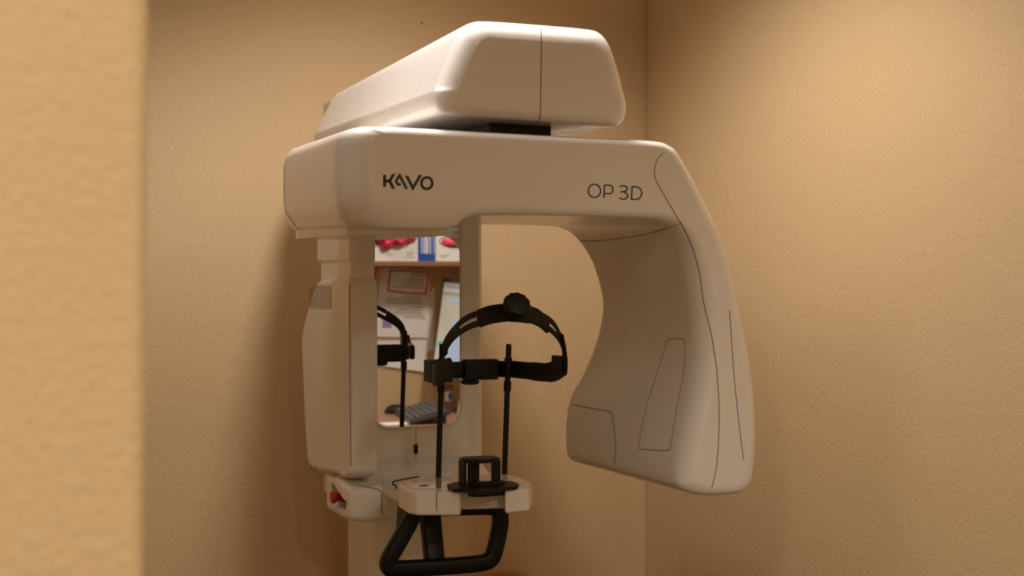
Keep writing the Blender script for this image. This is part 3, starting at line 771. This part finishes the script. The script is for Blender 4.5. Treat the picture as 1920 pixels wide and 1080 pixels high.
def sheet(name, corners, off, label, lines, cat='paper', mat='paper', group=None, curl=0.0):
    """corners: tl, tr, br, bl as seen in the mirror"""
    global ORIG
    c = [W(px, py, off) for px, py in corners]
    ORIG = (c[0]+c[1]+c[2]+c[3])/4
    n = 8; V = []; Fc = []
    for lay in (0, 1):
        for i in range(n+1):
            for j in range(n+1):
                u, v = j/n, i/n
                p = (c[0]*(1-u)+c[1]*u)*(1-v)+(c[3]*(1-u)+c[2]*u)*v
                p = p+Vector((0, curl*(v**3)*(0.4+u)-0.0006*lay, 0)); V.append(p)
    m = n+1; B = m*m
    for i in range(n):
        for j in range(n):
            q = (i*m+j, i*m+j+1, (i+1)*m+j+1, (i+1)*m+j); Fc.append(q); Fc.append(tuple(B+k for k in q[::-1]))
    ring = [j for j in range(n)]+[i*m+n for i in range(n)]+[n*m+j for j in range(n, 0, -1)]+[i*m for i in range(n, 0, -1)]
    for k in range(len(ring)):
        a_, b2 = ring[k], ring[(k+1) % len(ring)]; Fc.append((a_, b2, B+b2, B+a_))
    root = ORIG.copy()
    o = mesh_obj(name, V, Fc, mat, None); tag(o, label, cat, group)
    if lines:
        for matn, ls, wd, pn in lines:
            bmp = bmesh.new()
            strokes_bm(bmp, ls, lambda q: W(q[0], q[1], off+0.0007), wd, Vector((0, 0.0004, 0)))
            pr_ = bm_obj(pn, bmp, matn, o, smooth=False)
            if len(ls) > 1: pr_['kind'] = 'stuff'
    return o
hl = lambda y, x0, x1, s=0.03: dict(p=[(x0, y), ((x0+x1)/2, y+s*(x1-x0)/2), (x1, y+s*(x1-x0))])
red = dict(p=[(731, 507), (765, 508), (803, 510), (801, 530), (797, 551), (760, 549), (727, 545), (729, 526)], c=True)
txt = [hl(512, 768, 799), hl(517, 769, 798), hl(523, 760, 793), hl(528, 760, 793), hl(533, 750, 792), hl(538, 737, 793), hl(556, 755, 790), hl(561, 724, 789), hl(567, 723, 790), hl(575, 767, 794), hl(580, 745, 790), hl(585, 734, 790), hl(590, 740, 795), hl(595, 754, 797)]
sheet('wall_sheet', [(806, 548), (814, 536), (812, 655), (800, 660)], 0.002, 'blank white sheet peeking out right of the red-boxed notice in the mirror', None)
sheet('wall_sheet', [(694, 640), (800, 636), (800, 698), (694, 683)], 0.004, 'blank lower white sheet under the red-boxed notice in the mirror', None, curl=0.004)
sheet('printed_notice', [(711, 501), (806, 507), (802, 634), (703, 631)], 0.006, 'printed notice with hand-drawn red rectangle on the wall, seen in the mirror', [('greyink', txt, 1.3, 'printed_text'), ('redink', [red], 3.4, 'marker_rectangle')])
sheet('sticky_note', [(718, 593), (734, 592), (733, 614), (716, 613)], 0.009, 'small lilac sticky note on the red-boxed notice, seen in the mirror', None, 'note', 'purple')

# monitor
ORIG = MR(850, 700, VW-0.26)
t = empty('monitor', Vector((ORIG.x, ORIG.y, DZ)), 'black framed computer monitor with a lit form on screen, seen in the mirror', 'monitor'); ORIG = t.location.copy()
mo = 0.09
def frame_pts(px0, px1): return None
tl, bl_ = MR(829, 521, VW-mo), MR(805, 704, VW-mo-0.0)
axz = (tl-bl_).normalized(); axx = Vector((0.62, 0.78, 0)); axx = (axx-axz*axx.dot(axz)).normalized(); nrm = axz.cross(axx)
if nrm.y < 0: nrm = -nrm
Wd = 0.42; Ht = (tl-bl_).length
rotm = Matrix((axx, axz.cross(axx), axz)).transposed()
cmid = bl_+axz*(Ht/2)+axx*(Wd/2)
scr = box('bezel', cmid-nrm*0.012, (Wd, 0.024, Ht), 'grey', t, 0.003, rot=rotm)
def on_scr(name, u0, u1, v0, v1, mat, lift=0.0006):
    c = bl_+axx*((u0+u1)/2)+axz*(Ht-(v0+v1)/2)+nrm*lift
    return box(name, c, (u1-u0, 0.001, v1-v0), mat, scr, 0, rot=rotm)
on_scr('screen', 0.012, Wd-0.012, 0.018, Ht-0.03, 'screen')
on_scr('screen_header', 0.013, Wd-0.013, 0.019, 0.040, 'screen_grey', 0.0012)
on_scr('screen_header', 0.013, Wd-0.013, 0.058, 0.072, 'screen_grey', 0.0012)
on_scr('screen_field', 0.045, 0.11, 0.088, 0.104, 'screen_blue', 0.0012)
on_scr('screen_field', 0.075, 0.20, 0.17, Ht-0.05, 'screen_blue', 0.0012)
on_scr('screen_field', 0.020, 0.046, 0.272, 0.292, 'screen_teal', 0.0014)
on_scr('screen_field', 0.035, 0.072, 0.292, 0.345, 'screen_green', 0.0014)
sp_ = bl_+axx*(Wd/2)-nrm*0.05
box2('stand_neck', (sp_.x-0.005, sp_.y-0.03, DZ+0.01), (sp_.x+0.035, sp_.y+0.03, sp_.z+0.12), 'grey', t, 0.003)
box2('stand_foot', (sp_.x-0.07, sp_.y-0.11, DZ), (sp_.x+0.10, sp_.y+0.11, DZ+0.012), 'grey', t, 0.004)
# small grey desktop unit with a blue badge behind the keyboard
p0 = MR(826, 722, VW-0.10); p1 = MR(850, 768, VW-0.10)
ORIG = Vector(((p0.x+p1.x)/2, HW+0.10, DZ))
t = empty('desk_speaker', ORIG, 'small brown-grey box with blue badge on the desk behind the keyboard, seen in mirror', 'box')
box2('body', (p0.x, HW+0.01, DZ), (p1.x, HW+0.10, p0.z), 'shelf', t, 0.004)
q0 = MR(834, 734, VW-0.101); q1 = MR(847, 752, VW-0.101)
box2('label_plate', (q0.x, HW+0.10, q1.z), (q1.x, HW+0.1015, q0.z), 'box', t, 0)
box2('blue_badge', ((q0.x+q1.x)/2, HW+0.1012, q1.z+0.004), (q1.x-0.002, HW+0.1022, q0.z-0.006), 'blue', t, 0)
# keyboard
k0 = PZ(800, 800, 1.0)
def onDesk(px, py, z):            # where a mirrored sight line meets height z
    p = PZ(px, py, z); return Vector((p.x, 2*YM-p.y, p.z))
ka = MR(740, 775, VW-0.10); ka.z = DZ
tl_ = math.radians(13)                                  # rear feet folded out
ax2 = Vector((-0.17, 0.985, 0)).normalized()            # along the key rows
axs = Vector((ax2.y, -ax2.x, 0))                        # from the front edge to the rear edge
ax1 = axs*math.cos(tl_)+Vector((0, 0, math.sin(tl_)))
axn = ax1.cross(ax2)
rot = Matrix((ax2, axn.cross(ax2), axn)).transposed()
KL, KW = 0.44, 0.165
kcen = ka+ax2*(KL/2)+ax1*(KW/2)+axn*0.009
t = empty('keyboard', Vector((kcen.x, kcen.y, DZ)), 'dark grey computer keyboard lying on the desk, seen in the mirror', 'keyboard'); ORIG = t.location.copy()
box('case', kcen, (KL, KW, 0.016), 'grey', t, 0.004, rot=rot)
bmk = bmesh.new()
for r_ in range(6):
    for c_ in range(20):
        bm_box(bmk, kcen+ax2*(-KL/2+0.018+c_*0.0213)+ax1*(-KW/2+0.020+r_*0.0245)+axn*0.0115, (0.0175, 0.0190, 0.007), rot)
kk = bm_obj('keys', bmk, 'keygrey', t, smooth=False); kk['kind'] = 'stuff'
for f in (0.03, KL-0.03):
    q = ka+ax2*f+ax1*(KW-0.02); box2('foot', (q.x-0.006, q.y-0.012, DZ), (q.x+0.006, q.y+0.012, q.z+0.004), 'grey', t, 0.001)
# mouse
mc = MR(744, 767, VW-0.055); ORIG = Vector((mc.x, mc.y, DZ))
bmm = bmesh.new(); r = bmesh.ops.create_uvsphere(bmm, u_segments=24, v_segments=14, radius=1.0)
for v in bmm.verts:
    c = v.co; v.co = Vector((mc.x+c.x*0.056, mc.y+c.y*0.034, DZ+0.0015+(max(c.z, -0.02)+0.02)*0.036*(1-0.15*c.x)))
mo_ = empty('computer_mouse', ORIG, 'shiny black computer mouse beside the keyboard, seen in the mirror', 'mouse')
bm_obj('shell', bmm, 'blackgloss', mo_, angle=60)
lathe('scroll_wheel', [(0.006, -0.003), (0.007, 0.0), (0.006, 0.003)], (mc.x+0.026, mc.y, DZ+0.034), (0, 1, 0), 'keygrey', mo_, n=14)
# paper on the desk
q = onDesk(745, 793, DZ); ORIG = Vector((q.x, q.y, DZ))
pp = box('desk_paper', (q.x, q.y+0.02, DZ+0.0008), (0.14, 0.10, 0.0012), 'paper', None, 0)
tag(pp, 'white sheet of paper lying on the desk below the mouse, seen in the mirror', 'paper')
ORIG = Vector((0, 0, 0))
